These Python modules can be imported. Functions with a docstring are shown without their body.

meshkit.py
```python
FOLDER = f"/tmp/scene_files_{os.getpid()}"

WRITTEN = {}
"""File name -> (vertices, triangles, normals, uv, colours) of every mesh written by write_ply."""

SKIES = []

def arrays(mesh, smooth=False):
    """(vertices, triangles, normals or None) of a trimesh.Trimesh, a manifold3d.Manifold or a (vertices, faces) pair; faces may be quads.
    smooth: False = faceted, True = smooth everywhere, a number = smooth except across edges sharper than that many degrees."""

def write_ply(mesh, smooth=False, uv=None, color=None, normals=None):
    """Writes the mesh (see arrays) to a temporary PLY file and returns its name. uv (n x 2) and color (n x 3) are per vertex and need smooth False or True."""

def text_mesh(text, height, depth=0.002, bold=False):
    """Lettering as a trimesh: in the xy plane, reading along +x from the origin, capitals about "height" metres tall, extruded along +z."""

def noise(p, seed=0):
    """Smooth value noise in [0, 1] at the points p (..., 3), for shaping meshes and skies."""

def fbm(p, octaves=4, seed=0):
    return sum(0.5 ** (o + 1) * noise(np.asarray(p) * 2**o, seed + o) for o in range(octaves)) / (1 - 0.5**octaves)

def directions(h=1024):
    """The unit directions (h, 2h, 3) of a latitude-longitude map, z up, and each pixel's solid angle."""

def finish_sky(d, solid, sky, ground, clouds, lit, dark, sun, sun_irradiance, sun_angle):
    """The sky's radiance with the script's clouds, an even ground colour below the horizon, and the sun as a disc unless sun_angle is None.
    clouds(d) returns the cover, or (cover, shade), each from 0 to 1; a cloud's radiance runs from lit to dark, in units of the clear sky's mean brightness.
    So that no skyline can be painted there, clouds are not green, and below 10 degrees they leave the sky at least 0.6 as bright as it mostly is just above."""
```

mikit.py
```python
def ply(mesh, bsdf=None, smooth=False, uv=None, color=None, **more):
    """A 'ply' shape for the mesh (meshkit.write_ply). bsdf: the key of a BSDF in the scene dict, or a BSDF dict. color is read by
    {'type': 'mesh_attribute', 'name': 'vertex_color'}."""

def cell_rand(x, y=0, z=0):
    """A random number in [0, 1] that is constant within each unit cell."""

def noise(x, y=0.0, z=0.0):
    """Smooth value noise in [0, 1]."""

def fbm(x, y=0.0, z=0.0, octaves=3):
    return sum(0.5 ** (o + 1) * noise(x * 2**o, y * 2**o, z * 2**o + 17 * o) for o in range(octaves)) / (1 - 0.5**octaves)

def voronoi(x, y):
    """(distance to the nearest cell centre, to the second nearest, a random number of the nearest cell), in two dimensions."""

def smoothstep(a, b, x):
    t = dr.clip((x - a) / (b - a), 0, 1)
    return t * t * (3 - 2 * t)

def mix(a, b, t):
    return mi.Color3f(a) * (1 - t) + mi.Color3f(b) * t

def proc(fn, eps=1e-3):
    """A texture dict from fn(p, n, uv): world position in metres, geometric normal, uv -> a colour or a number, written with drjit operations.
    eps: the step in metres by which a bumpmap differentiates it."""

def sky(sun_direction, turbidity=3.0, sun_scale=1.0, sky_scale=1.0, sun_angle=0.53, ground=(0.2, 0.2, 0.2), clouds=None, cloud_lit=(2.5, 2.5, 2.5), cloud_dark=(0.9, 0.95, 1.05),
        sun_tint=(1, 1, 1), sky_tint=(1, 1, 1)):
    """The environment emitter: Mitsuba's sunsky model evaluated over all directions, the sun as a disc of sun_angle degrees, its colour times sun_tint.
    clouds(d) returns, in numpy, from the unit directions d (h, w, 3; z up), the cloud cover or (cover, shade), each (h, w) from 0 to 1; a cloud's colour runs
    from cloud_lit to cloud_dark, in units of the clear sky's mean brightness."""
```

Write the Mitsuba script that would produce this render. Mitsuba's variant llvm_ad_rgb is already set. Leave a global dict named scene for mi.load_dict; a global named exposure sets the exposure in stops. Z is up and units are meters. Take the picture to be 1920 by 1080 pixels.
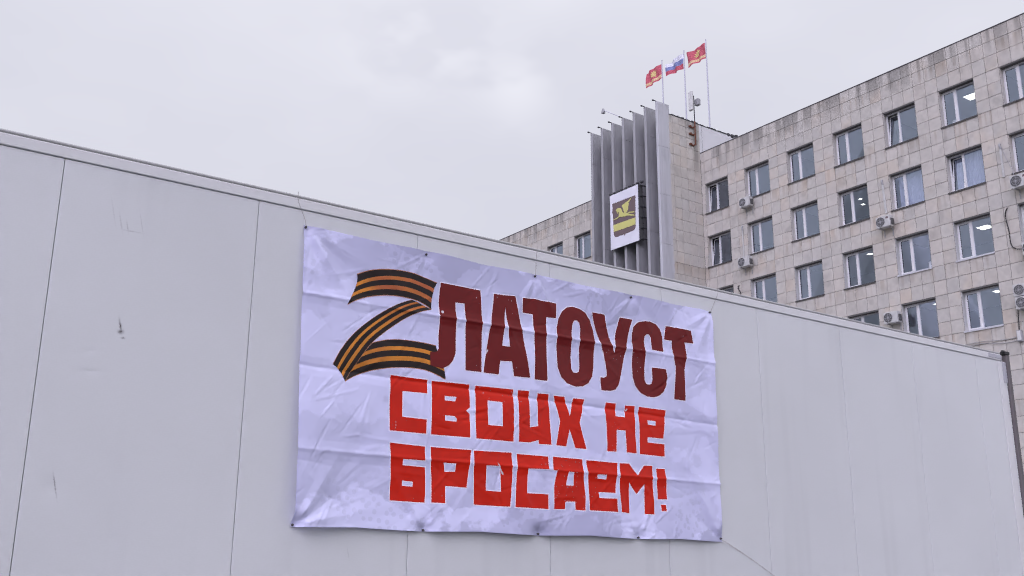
import math, random
import numpy as np, trimesh, shapely, drjit as dr, mitsuba as mi
import manifold3d as m3
from shapely.geometry import Polygon, box as sbox
import mikit, meshkit
from mikit import noise, fbm, voronoi, smoothstep, mix, cell_rand

T = mi.ScalarTransform4f
scene, labels = {}, {}
EYE = 1.6                                   # eye height; the plans below count heights from the eye

# ---------------------------------------------------------------- camera
PITCH, ROLL, FPX = 0.26702, 0.00738, 1889.118
cp, sp = math.cos(PITCH), math.sin(PITCH)
fwd = np.array([0, cp, sp]); rt = np.array([1.0, 0, 0]); up = np.array([0, -sp, cp])
up2 = -math.sin(ROLL) * rt + math.cos(ROLL) * up
scene['camera'] = {'type': 'perspective', 'fov_axis': 'x', 'fov': 2 * math.degrees(math.atan(960 / FPX)), 'near_clip': 0.1, 'far_clip': 6000.0,
                   'to_world': T().look_at(origin=[0, 0, EYE], target=[float(fwd[0]), float(fwd[1]), EYE + float(fwd[2])], up=[float(x) for x in up2])}

# ---------------------------------------------------------------- sky: bright overcast with thin warm gaps
def clouds(d):
    z = np.clip(d[..., 2], 0, 1)
    n = meshkit.fbm(d * 3.1 + 5.0, 4)
    fine = meshkit.fbm(d * 9.0 + 11.0, 3)
    shade = 0.86 - 0.22 * z - 0.55 * np.clip(z - 0.5, 0, 1) + 0.12 * (n - 0.5) + 0.05 * (fine - 0.5)
    warp = meshkit.fbm(d * np.array([17.0, 17.0, 30.0]) + 3.0, 4)
    wisps = meshkit.fbm(d * np.array([5.0, 5.0, 14.0]) + 7.0, 5)
    shade = shade + 0.09 * (wisps - .5)
    for c, w, a in (((0.003, 0.895, 0.447), 0.022, 0.12), ((-0.062, 0.872, 0.485), 0.03, 0.10), ((-0.12, 0.87, 0.47), 0.034, 0.07), ((0.03, 0.85, 0.525), 0.03, .05)):
        c = np.array(c) / np.linalg.norm(c)
        r = 1 - d @ c
        gap = np.clip((warp - .40) / .22, 0, 1)
        shade = shade - a * np.exp(-r / (w * w)) * gap * gap * (3 - 2 * gap)
    return np.ones_like(z), np.clip(shade, 0, 1)
scene['sky'] = mikit.sky((-0.30, -0.71, 0.64), turbidity=4, sun_scale=0.3, sun_angle=60, clouds=clouds, ground=(0.2, 0.2, 0.2),
                         cloud_lit=(2.98, 2.97, 3.02), cloud_dark=(1.165, 1.185, 1.43), sun_tint=(.90, 1.03, 1.98))
exposure = 2.2

# ---------------------------------------------------------------- helpers
def numbered(key):
    if key not in scene and key not in labels: return key
    n = 1
    while f'{key}_{n:03d}' in scene or f'{key}_{n:03d}' in labels: n += 1
    return f'{key}_{n:03d}'
def add(name, mesh, bsdf, M=None, smooth=False, label=None, cat=None, group=None, kind=None, **kw):
    key = numbered(name)
    d = mesh if isinstance(mesh, dict) else mikit.ply(mesh, bsdf, smooth=smooth, **kw)
    if isinstance(mesh, dict): d = {**d, 'bsdf': {'type': 'ref', 'id': bsdf}}
    if M is not None: d = {**d, 'to_world': T(np.asarray(M, float))}
    scene[key] = d
    tag(key, label, cat, group, kind)
    return key
def tag(key, label=None, cat=None, group=None, kind=None):
    t = {k: v for k, v in (('label', label), ('category', cat), ('group', group), ('kind', kind)) if v}
    if t: labels[key] = t
def thing(name, label, cat, group=None):
    key = numbered(name); tag(key, label, cat, group); return key
def bx(x0, x1, y0, y1, z0, z1, ch=0.0):
    if ch <= 0:
        m = trimesh.creation.box((abs(x1 - x0), abs(y1 - y0), abs(z1 - z0)))
        m.apply_translation(((x0 + x1) / 2, (y0 + y1) / 2, (z0 + z1) / 2)); return m
    x = sorted((x0, x1)); y = sorted((y0, y1)); z = sorted((z0, z1)); p = []
    for a in (0, 1):
        for b in (0, 1):
            for c in (0, 1):
                s = [1 if q == 0 else -1 for q in (a, b, c)]
                for k in range(3):
                    o = [ch * s[0], ch * s[1], ch * s[2]]; o[k] = 0
                    p.append((x[a] + o[0], y[b] + o[1], z[c] + o[2]))
    return trimesh.convex.convex_hull(np.array(p))
def cat_(ms): return trimesh.util.concatenate(ms)
def tube(pts, r, n=8):
    p = np.asarray(pts, float); t = np.gradient(p, axis=0); t /= np.linalg.norm(t, axis=1, keepdims=True)
    ref = np.array([0, 0, 1.0]) if abs(t[:, 2]).mean() < .8 else np.array([1.0, 0, 0])
    a = np.cross(t, ref); a /= np.linalg.norm(a, axis=1, keepdims=True); b = np.cross(t, a)
    ang = np.arange(n) * 2 * np.pi / n; r = np.broadcast_to(r, (len(p),))
    v = p[:, None] + r[:, None, None] * (np.cos(ang)[None, :, None] * a[:, None] + np.sin(ang)[None, :, None] * b[:, None])
    f = []
    for i in range(len(p) - 1):
        for j in range(n):
            k = (j + 1) % n
            f += [[i * n + j, (i + 1) * n + j, (i + 1) * n + k], [i * n + j, (i + 1) * n + k, i * n + k]]
    m = len(p) * n; v = np.vstack([v.reshape(-1, 3), p[0], p[-1]])
    for j in range(n):
        k = (j + 1) % n
        f += [[m, j, k], [m + 1, (len(p) - 1) * n + k, (len(p) - 1) * n + j]]
    me = trimesh.Trimesh(v, f, process=False); me.fix_normals(); return me
def cyl(p0, p1, r, n=14): return tube([p0, (np.array(p0) + p1) / 2, p1], r, n)
def basis(o, x, y):
    M = np.eye(4); M[:3, 0] = x; M[:3, 1] = y; M[:3, 3] = o; return M
def tr(x, y, z): 
    M = np.eye(4); M[:3, 3] = (x, y, z); return M
def sc(x, y, z): return np.diag([x, y, z, 1.0])

# trailer frame: x along its side, y into it, z up; building frame: x along the facade, y into it, z up
tdir = np.array([0.81622415, 0.57773535, 0]); tnor = np.array([-0.57773535, 0.81622415, 0])
MT = basis((0, 7.45284, EYE), tdir, tnor)
bdir = np.array([0.58041807, -0.81431865, 0]); bnor = np.array([0.81431865, 0.58041807, 0])
MB = basis((11.48508, 56.4417, EYE), bdir, bnor)

# ---------------------------------------------------------------- materials
def mat(name, col, rough=0.5, metal=0.0, spec=0.5, **k):
    scene[name] = {'type': 'twosided', 'b': {'type': 'principled', 'base_color': {'type': 'rgb', 'value': list(col)} if not isinstance(col, dict) else col,
                   'roughness': rough, 'metallic': metal, 'specular': spec, **k}}
def bump(name, tex, scale):
    inner = scene[name]['b']
    scene[name] = {'type': 'twosided', 'b': {'type': 'bumpmap', 'arbitrary': tex, 'scale': scale, 'bsdf': inner}}
def bcoord(p):
    """building coordinates of a world point: along the facade, height above the eye"""
    x, y = p.x - 11.48508, p.y - 56.4417
    return x * 0.58041807 - y * 0.81431865, x * 0.81431865 + y * 0.58041807, p.z - EYE
def tcoord(p):
    return p.x * 0.81622415 + (p.y - 7.45284) * 0.57773535, p.z - EYE

def stone(col, k, var=0.055):
    col = np.array(col)
    def fn(p, n, uv):
        s, y, z = bcoord(p)
        big = fbm(s * 0.55 + 31 * k, y * 0.55, z * 0.55, 3)
        grain = fbm(s * 5.0 + k, y * 5.0, z * 4.0, 4)
        cell = cell_rand(dr.floor(s / 0.6087), dr.floor(y / 0.6), dr.floor((z - 21.96) / 0.66))
        v = 1 + var * 2.4 * (big - 0.5) + var * 3.6 * (grain - 0.5) + 0.07 * (cell - 0.5)
        c = mi.Color3f(*[float(x) for x in col]) * v
        c = mix(c, c * mi.Color3f(1.02, .97, .92), smoothstep(0.55, 0.8, fbm(s * .7 + 9, y * .7, z * .5 + k, 3)))
        # run-off streaks below the parapet and below the sills, and soot patches
        drip = fbm(s * 3.2 + y * 3.2, 7.0, z * 0.25, 2)
        top = smoothstep(22.2, 24.0, z) * smoothstep(0.36, 0.66, drip)
        tilerel = z - 21.96 - dr.floor((z - 21.96) / 3.3) * 3.3
        sill = smoothstep(0.35, 1.35, tilerel) * (1 - smoothstep(1.36, 1.42, tilerel)) * smoothstep(0.5, 0.74, fbm(s * 8.0, 3.0, z * 0.2, 2))
        c = c * (1 - 0.42 * top)
        c = mix(c, c * mi.Color3f(0.76, .69, .62), 0.6 * sill)
        blot = smoothstep(0.60, 0.8, fbm(s * 1.7 + 4, y * 1.7, z * 1.2, 4))
        return c * (1 - 0.14 * blot)
    return mikit.proc(fn)
STONES = []
for i, c in enumerate(((.535, .508, .457), (.545, .515, .463), (.525, .502, .453), (.535, .50, .445), (.505, .485, .443))):
    mat(f'stone_{i}', stone(c, i * 3.7), rough=0.75, spec=0.3); STONES.append(f'stone_{i}')
mat('joint', (.15, .145, .14), 0.95, spec=.1)
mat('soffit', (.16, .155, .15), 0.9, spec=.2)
mat('plaster', (.50, .50, .48), 0.8, spec=.2)
mat('pvc', (.70, .70, .70), 0.35)
mat('gasket', (.035, .035, .04), .6)
mat('sill_dark', (.075, .07, .07), .5)
mat('sill_light', (.55, .55, .57), .5)
mat('interior', (.32, .33, .33), .9, spec=.1)
mat('interior_ceiling', (.55, .55, .53), .9, spec=.1)
scene['glass'] = {'type': 'thindielectric', 'int_ior': 2.5, 'ext_ior': 1.0, 'specular_reflectance': {'type': 'rgb', 'value': [.72, .82, 1.0]}}
mat('curtain', (.42, .46, .58), .9, spec=.1)
mat('coping', (.15, .145, .15), .55)

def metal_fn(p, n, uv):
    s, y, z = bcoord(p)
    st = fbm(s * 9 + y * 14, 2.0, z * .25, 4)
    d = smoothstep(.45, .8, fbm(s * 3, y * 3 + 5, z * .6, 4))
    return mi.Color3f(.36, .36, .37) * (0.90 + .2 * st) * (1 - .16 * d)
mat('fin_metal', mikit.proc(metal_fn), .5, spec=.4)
mat('fin_metal_lit', mikit.proc(lambda p, n, uv: metal_fn(p, n, uv) * mi.Color3f(1.42, 1.43, 1.45)), .5, spec=.4)  # lit copy of fin_metal: open exposure of the end fin put into its colour
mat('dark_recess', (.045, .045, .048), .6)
mat('white_wall', (.72, .72, .72), .8, spec=.2)
mat('rust', (.17, .075, .05), .85, spec=.2)
mat('grey_plastic', (.62, .62, .60), .5)
mat('dark_metal', (.06, .06, .065), .5)
def acwhite(p, n, uv):
    s, y, z = bcoord(p)
    return mi.Color3f(.54, .54, .52) * (.82 + .3 * fbm(s * 4, y * 4, z * 3, 3))
mat('ac_white', mikit.proc(acwhite), .45)
mat('ac_dark', (.09, .09, .09), .6)
mat('wire', (.03, .03, .03), .6)
mat('grey_paint', (.36, .36, .37), .5)
mat('board_white', (.74, .74, .80), .5)
mat('emblem_brown', (.145, .10, .105), .5)
mat('emblem_yellow', (.60, .58, .19), .5)
mat('pole', (.55, .55, .62), .35)
mat('flag_red', (.56, .13, .17), .8, spec=.1)
mat('flag_yellow', (.76, .52, .32), .8, spec=.1)
mat('flag_gold', (.72, .55, .25), .8, spec=.1)
mat('flag_white', (.74, .74, .82), .8, spec=.1)
mat('flag_blue', (.24, .27, .48), .8, spec=.1)

# trailer
SCR = [(-2.836, 1.335, .006, .035, .9), (-2.832, 1.305, .014, .012, 1.0), (-2.815, 1.27, .010, .006, .8), (-3.088, .40, .004, .05, .65), (-2.90, 1.97, .004, .05, .18), (-2.86, 1.955, .004, .03, .25),
       (-2.78, 1.99, .003, .06, .15), (-2.95, 2.03, .004, .07, .12), (-2.83, 1.93, .05, .004, .22), (-1.28, .06, .002, .03, .3)]
def panel_col(p, n, uv):
    s, z = tcoord(p)
    c = mi.Color3f(.672, .685, .68) * (0.955 + .09 * fbm(s * .9, 4.0, z * .9, 4))
    c = c * (1 + .035 * (noise(s * 160, 1.0, z * 160) - .5))
    run = smoothstep(.55, .85, fbm(s * 7, 9.0, z * .35, 3))
    c = c * (1 - .045 * run)
    m = mi.Float(0)
    for a, b, w, h, k in SCR:
        m = dr.maximum(m, k * dr.exp(-dr.square((s - a + .25 * (z - b) * (1 if w < h else 0)) / w) - dr.square((z - b) / h)) * (.5 + noise(s * 90, 2.0, z * 90)))
    return mix(c, mi.Color3f(.10, .09, .09), dr.clip(m, 0, 1))
DENT = [(-2.986, 1.174, .022, .012), (-2.978, 1.049, .05, .02), (-2.739, .123, .025, .02), (-2.836, 1.30, .03, .03), (-3.1, .39, .05, .05)]
def panel_bump(p, n, uv):
    s, z = tcoord(p)
    h = .00035 * fbm(s * 45, 1.0, z * 45, 2) + .004 * fbm(s * 1.6, 3.0, z * 1.6, 2)
    for a, b, w, t in DENT:
        h = h - .0028 * dr.exp(-dr.square((s - a) / w) - dr.square((z - b) / t))
    return h
mat('panel_white', mikit.proc(panel_col), .42, spec=.45)
bump('panel_white', mikit.proc(panel_bump, eps=4e-3), 1.0)
mat('rail_white', (.70, .70, .69), .4)
mat('bead_grey', (.40, .40, .39), .4)
mat('seam_dark', (.10, .10, .105), .8)
mat('alloy', (.44, .44, .47), .4)
mat('frame_dark', (.135, .12, .12), .6)
mat('frame_black', (.03, .03, .03), .6)
mat('rubber', (.03, .03, .03), .8)
mat('string', (.42, .40, .38), .8)
mat('bolt', (.07, .065, .065), .5)

# banner: vinyl with printed grey grunge clouds
def vinyl(p, n, uv):
    s, z = tcoord(p)
    c = mi.Color3f(.73, .73, .985)
    g1 = fbm(s * 1.3 + 2.2, 5.0, z * 1.5 + 1.0, 5)
    edge = dr.maximum(smoothstep(1.55, 2.15, z), 1 - smoothstep(.2, .75, z))
    side = dr.maximum(edge, .45)
    m = smoothstep(.475, .525, g1 + .20 * (fbm(s * 12, 2.0, z * 12, 4) - .5)) * side
    m2 = smoothstep(.56, .60, fbm(s * 2.6 + 8, 9.0, z * 2.2, 5)) * edge
    dots = smoothstep(.30, .24, voronoi(s * 16, z * 16)[0] + .9 * (1 - smoothstep(.42, .6, noise(s * 2.3, 4.0, z * 2.3)))) * edge
    k = dr.clip(.55 * m + .36 * m2 + .22 * dots, 0, .72)
    return mix(c, mi.Color3f(.38, .38, .54), k)
mat('vinyl', mikit.proc(vinyl), .27, spec=.5)
def ink(col):
    def fn(p, n, uv):
        s, z = tcoord(p)
        v = voronoi(s * 27, z * 27)
        chips = smoothstep(.16, .12, v[0] + .16 * noise(s * 130, 1.0, z * 130)) * smoothstep(.70, .76, noise(s * 3.1 + 3, 8.0, z * 3.1)) * smoothstep(.62, .66, v[2])
        scr = 0
        for a, b, w, h, ang in INKSCR:
            u = (s - a) * math.cos(ang) + (z - b) * math.sin(ang); q = -(s - a) * math.sin(ang) + (z - b) * math.cos(ang)
            scr = scr + smoothstep(1.3, .8, dr.square(u / w) + dr.square(q / h) + .6 * noise(s * 70, 3.0, z * 70))
        c = mi.Color3f(*col) * (.93 + .14 * fbm(s * 3, 2.0, z * 3, 3))
        return mix(c, mi.Color3f(.75, .70, .74), dr.clip(chips + scr, 0, 1) * .9)
    return mikit.proc(fn)
INKSCR = [(-.2445, 1.502, .035, .008, .95), (-.125, .67, .045, .006, -1.0), (-.10, .63, .02, .009, -.9), (1.12, 1.20, .018, .008, .8), (1.17, .80, .02, .004, -1.0), (1.49, .41, .018, .004, 1.4), (-.63, 1.75, .012, .011, 0)]
mat('ink_maroon', ink((.165, .011, .011)), .26, spec=.24)
mat('ink_red', ink((.62, .016, .004)), .26, spec=.24)
mat('ink_halo', (.92, .86, .96), .4)
def dk(col):
    def fn(p, n, uv):
        s, z = tcoord(p)
        return mi.Color3f(*col) * (.8 + .4 * fbm(s * 5, 2.0, z * 5, 3))
    return mikit.proc(fn)
mat('ink_black', dk((.022, .014, .013)), .42, spec=.25)
def orange(p, n, uv):
    s, z = tcoord(p)
    return mix(mi.Color3f(.66, .24, .03), mi.Color3f(.46, .12, .045), smoothstep(.42, .68, fbm(s * 2.2 + 4, 2.0, z * 2.2, 3))) * (.85 + .3 * noise(s * 9, 1.0, z * 9))
mat('ink_orange', mikit.proc(orange), .36, spec=.3)
mat('ink_copper', dk((.55, .22, .10)), .42, spec=.25)

def ground_fn(p, n, uv):
    return mi.Color3f(.10, .10, .105) * (.7 + .6 * fbm(p.x * .8, p.y * .8, 0.0, 4)) * (.85 + .3 * noise(p.x * 30, p.y * 30, 1.0))
mat('asphalt', mikit.proc(ground_fn), .9, spec=.2)
def hill_fn(p, n, uv):
    f = fbm(p.x * .012, p.y * .012, p.z * .012, 5)
    return mix(mi.Color3f(.62, .62, .62), mi.Color3f(.42, .43, .43), smoothstep(.42, .58, f))
mat('hillside', mikit.proc(hill_fn), .95, spec=.1)

# ================================================================ ground and far hillside
g = 4000.0
add('ground', (np.array([[-g, -g, 0], [g, -g, 0], [g, g, 0], [-g, g, 0.0]]), np.array([[0, 1, 2], [0, 2, 3]])), 'asphalt', kind='structure')
n_a, n_r = 220, 26
th = np.linspace(math.radians(150), math.radians(262), n_a); rr = np.linspace(420, 1500, n_r)
TH, RR = np.meshgrid(th, rr, indexing='ij')
X, Y = RR * np.cos(TH), RR * np.sin(TH)
prof = 110 + 110 * meshkit.fbm(np.stack([TH * 3.2, TH * 0, TH * 0], -1), 4, 3) + 330 * np.exp(-np.abs((TH - math.radians(179.5)) / .075) ** 1.6)
up_ = np.clip((RR - 420) / 800, 0, 1); fall = np.clip((1500 - RR) / 280, 0, 1); ends = np.clip(np.minimum(TH - th[0], th[-1] - TH) / .3, 0, 1)
Z = prof * np.sin(up_ * np.pi / 2) ** 1.3 * np.sqrt(fall) * ends + 26 * (meshkit.fbm(np.stack([X / 60, Y / 60, X * 0], -1), 4, 5) - .5) * up_ * fall - 1.0
I = np.arange(n_a * n_r).reshape(n_a, n_r)
F = np.stack([I[:-1, :-1], I[:-1, 1:], I[1:, 1:], I[1:, :-1]], -1).reshape(-1, 4)[:, ::-1]
add('hills', (np.stack([X, Y, Z], -1).reshape(-1, 3), F), 'hillside', smooth=True, kind='structure')

# ================================================================ trailer
S0, PW = -3.2557, 1.20677
ZT, ZB, ZLOW = 2.40, 2.303, -0.55           # top, underside of the top rail, underside of the body
REAR = 6.90
FRONT = S0 - 2 * PW - .3
tl = thing('semi_trailer', 'long white box trailer with panelled side, parked in front of the stone office building', 'trailer')
DEPTH = 2.55
add(tl + '__body', bx(FRONT + .05, REAR + .1, .034, DEPTH - .034, ZLOW, ZT - .03), 'seam_dark', MT)
edges = [FRONT + .1] + [S0 + i * PW for i in range(-2, 9)] + [REAR - .045]
pr = random.Random(4)
for i in range(len(edges) - 1):
    gl = .0022
    add(tl + '__side_panel', bx(edges[i] + gl, edges[i + 1] - gl, 0, .03, ZLOW, ZB - .004, .002), 'panel_white', MT @ tr(0, pr.uniform(-.0006, .0006), 0))
for i in range(len(edges) - 1):
    add(tl + '__side_panel', bx(edges[i] + gl, edges[i + 1] - gl, DEPTH - .03, DEPTH, ZLOW, ZB - .004), 'panel_white', MT)
add(tl + '__roof', bx(FRONT, REAR, .05, DEPTH - .05, ZT - .028, ZT - .010), 'rail_white', MT)
# top rail: flat band, small step, rounded bead
prof_ = [(-.006, ZB), (-.010, ZB + .004), (-.010, ZT - .030), (-.007, ZT - .026), (.06, ZT - .026), (.06, ZB)]
def extrude_x(poly, x0, x1):
    m = trimesh.creation.extrude_polygon(Polygon(poly), x1 - x0)
    v = m.vertices.copy(); m.vertices = np.stack([v[:, 2] + x0, v[:, 0], v[:, 1]], 1); m.fix_normals(); return m
add(tl + '__top_rail', extrude_x(prof_, FRONT, REAR + .02), 'rail_white', MT)
bead = [(.004 + .0135 * math.cos(a), ZT - .0125 + .0125 * math.sin(a)) for a in np.linspace(0, 2 * math.pi, 17)[:-1]]
add(tl + '__rail_bead', extrude_x(bead, FRONT, REAR + .01), 'bead_grey', MT, smooth=40)
add(tl + '__lower_rail', bx(FRONT, REAR + .02, -.012, .06, ZLOW - .12, ZLOW - .004, .003), 'alloy', MT)
add(tl + '__corner_post', bx(REAR - .04, REAR + .115, -.004, .05, ZLOW, ZB - .004, .004), 'rail_white', MT, label='white corner post at the rear end of the side')
add(tl + '__corner_post', bx(FRONT - .03, FRONT + .098, -.004, .034, ZLOW, ZB - .004, .004), 'rail_white', MT)
add(tl + '__rail_end_bracket', cat_([bx(REAR - .235, REAR + .04, -.016, -.0105, ZB + .018, ZT - .034, .002), bx(REAR + .0, REAR + .02, -.020, -.0165, ZB + .034, ZB + .05)]), 'alloy', MT)
add(tl + '__hinge_plate', bx(REAR + .045, REAR + .118, -.012, -.0045, 2.05, ZB - .012, .002), 'alloy', MT)
rf = add(tl + '__rear_frame', bx(REAR + .12, REAR + .185, -.03, .03, ZLOW - .1, ZT - .02, .006), 'frame_dark', MT, label='dark brown-grey frame along the rear edge')
add(rf + '__frame_cap', cat_([bx(REAR + .095, REAR + .19, -.036, .035, ZT - .018, ZT + .022, .006), bx(REAR + .06, REAR + .10, -.03, 0, ZT + .004, ZT + .03, .003)]), 'frame_black', MT)
add(tl + '__rear_door', bx(REAR + .105, REAR + .16, .04, DEPTH - .04, ZLOW, ZT - .04), 'rail_white', MT)
add(tl + '__front_wall', bx(FRONT - .03, FRONT + .045, .036, DEPTH, ZLOW, ZT - .035), 'rail_white', MT)
add(tl + '__chassis', cat_([bx(FRONT + .5, REAR, .75, .87, -1.05, ZLOW - .13), bx(FRONT + .5, REAR, 1.68, 1.8, -1.05, ZLOW - .13)]), 'frame_black', MT)
for k in range(3):
    for yy in (.06, DEPTH - .36):
        w = add(tl + '__wheel', cyl((REAR - 2.2 - 1.31 * k, yy, -1.1), (REAR - 2.2 - 1.31 * k, yy + .3, -1.1), .5, 28), 'rubber', MT, smooth=40)
        add(w + '__rim', cyl((REAR - 2.2 - 1.31 * k, yy - .006, -1.1), (REAR - 2.2 - 1.31 * k, yy + .306, -1.1), .28, 24), 'alloy', MT, smooth=40)
add(tl + '__landing_leg', cat_([bx(FRONT + 2.6, FRONT + 2.75, .5, .65, -1.58, ZLOW - .13), bx(FRONT + 2.6, FRONT + 2.75, 1.9, 2.05, -1.58, ZLOW - .13), bx(FRONT + 2.5, FRONT + 2.85, .42, .73, -1.6, -1.58), bx(FRONT + 2.5, FRONT + 2.85, 1.82, 2.13, -1.6, -1.58)]), 'grey_paint', MT)

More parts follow.
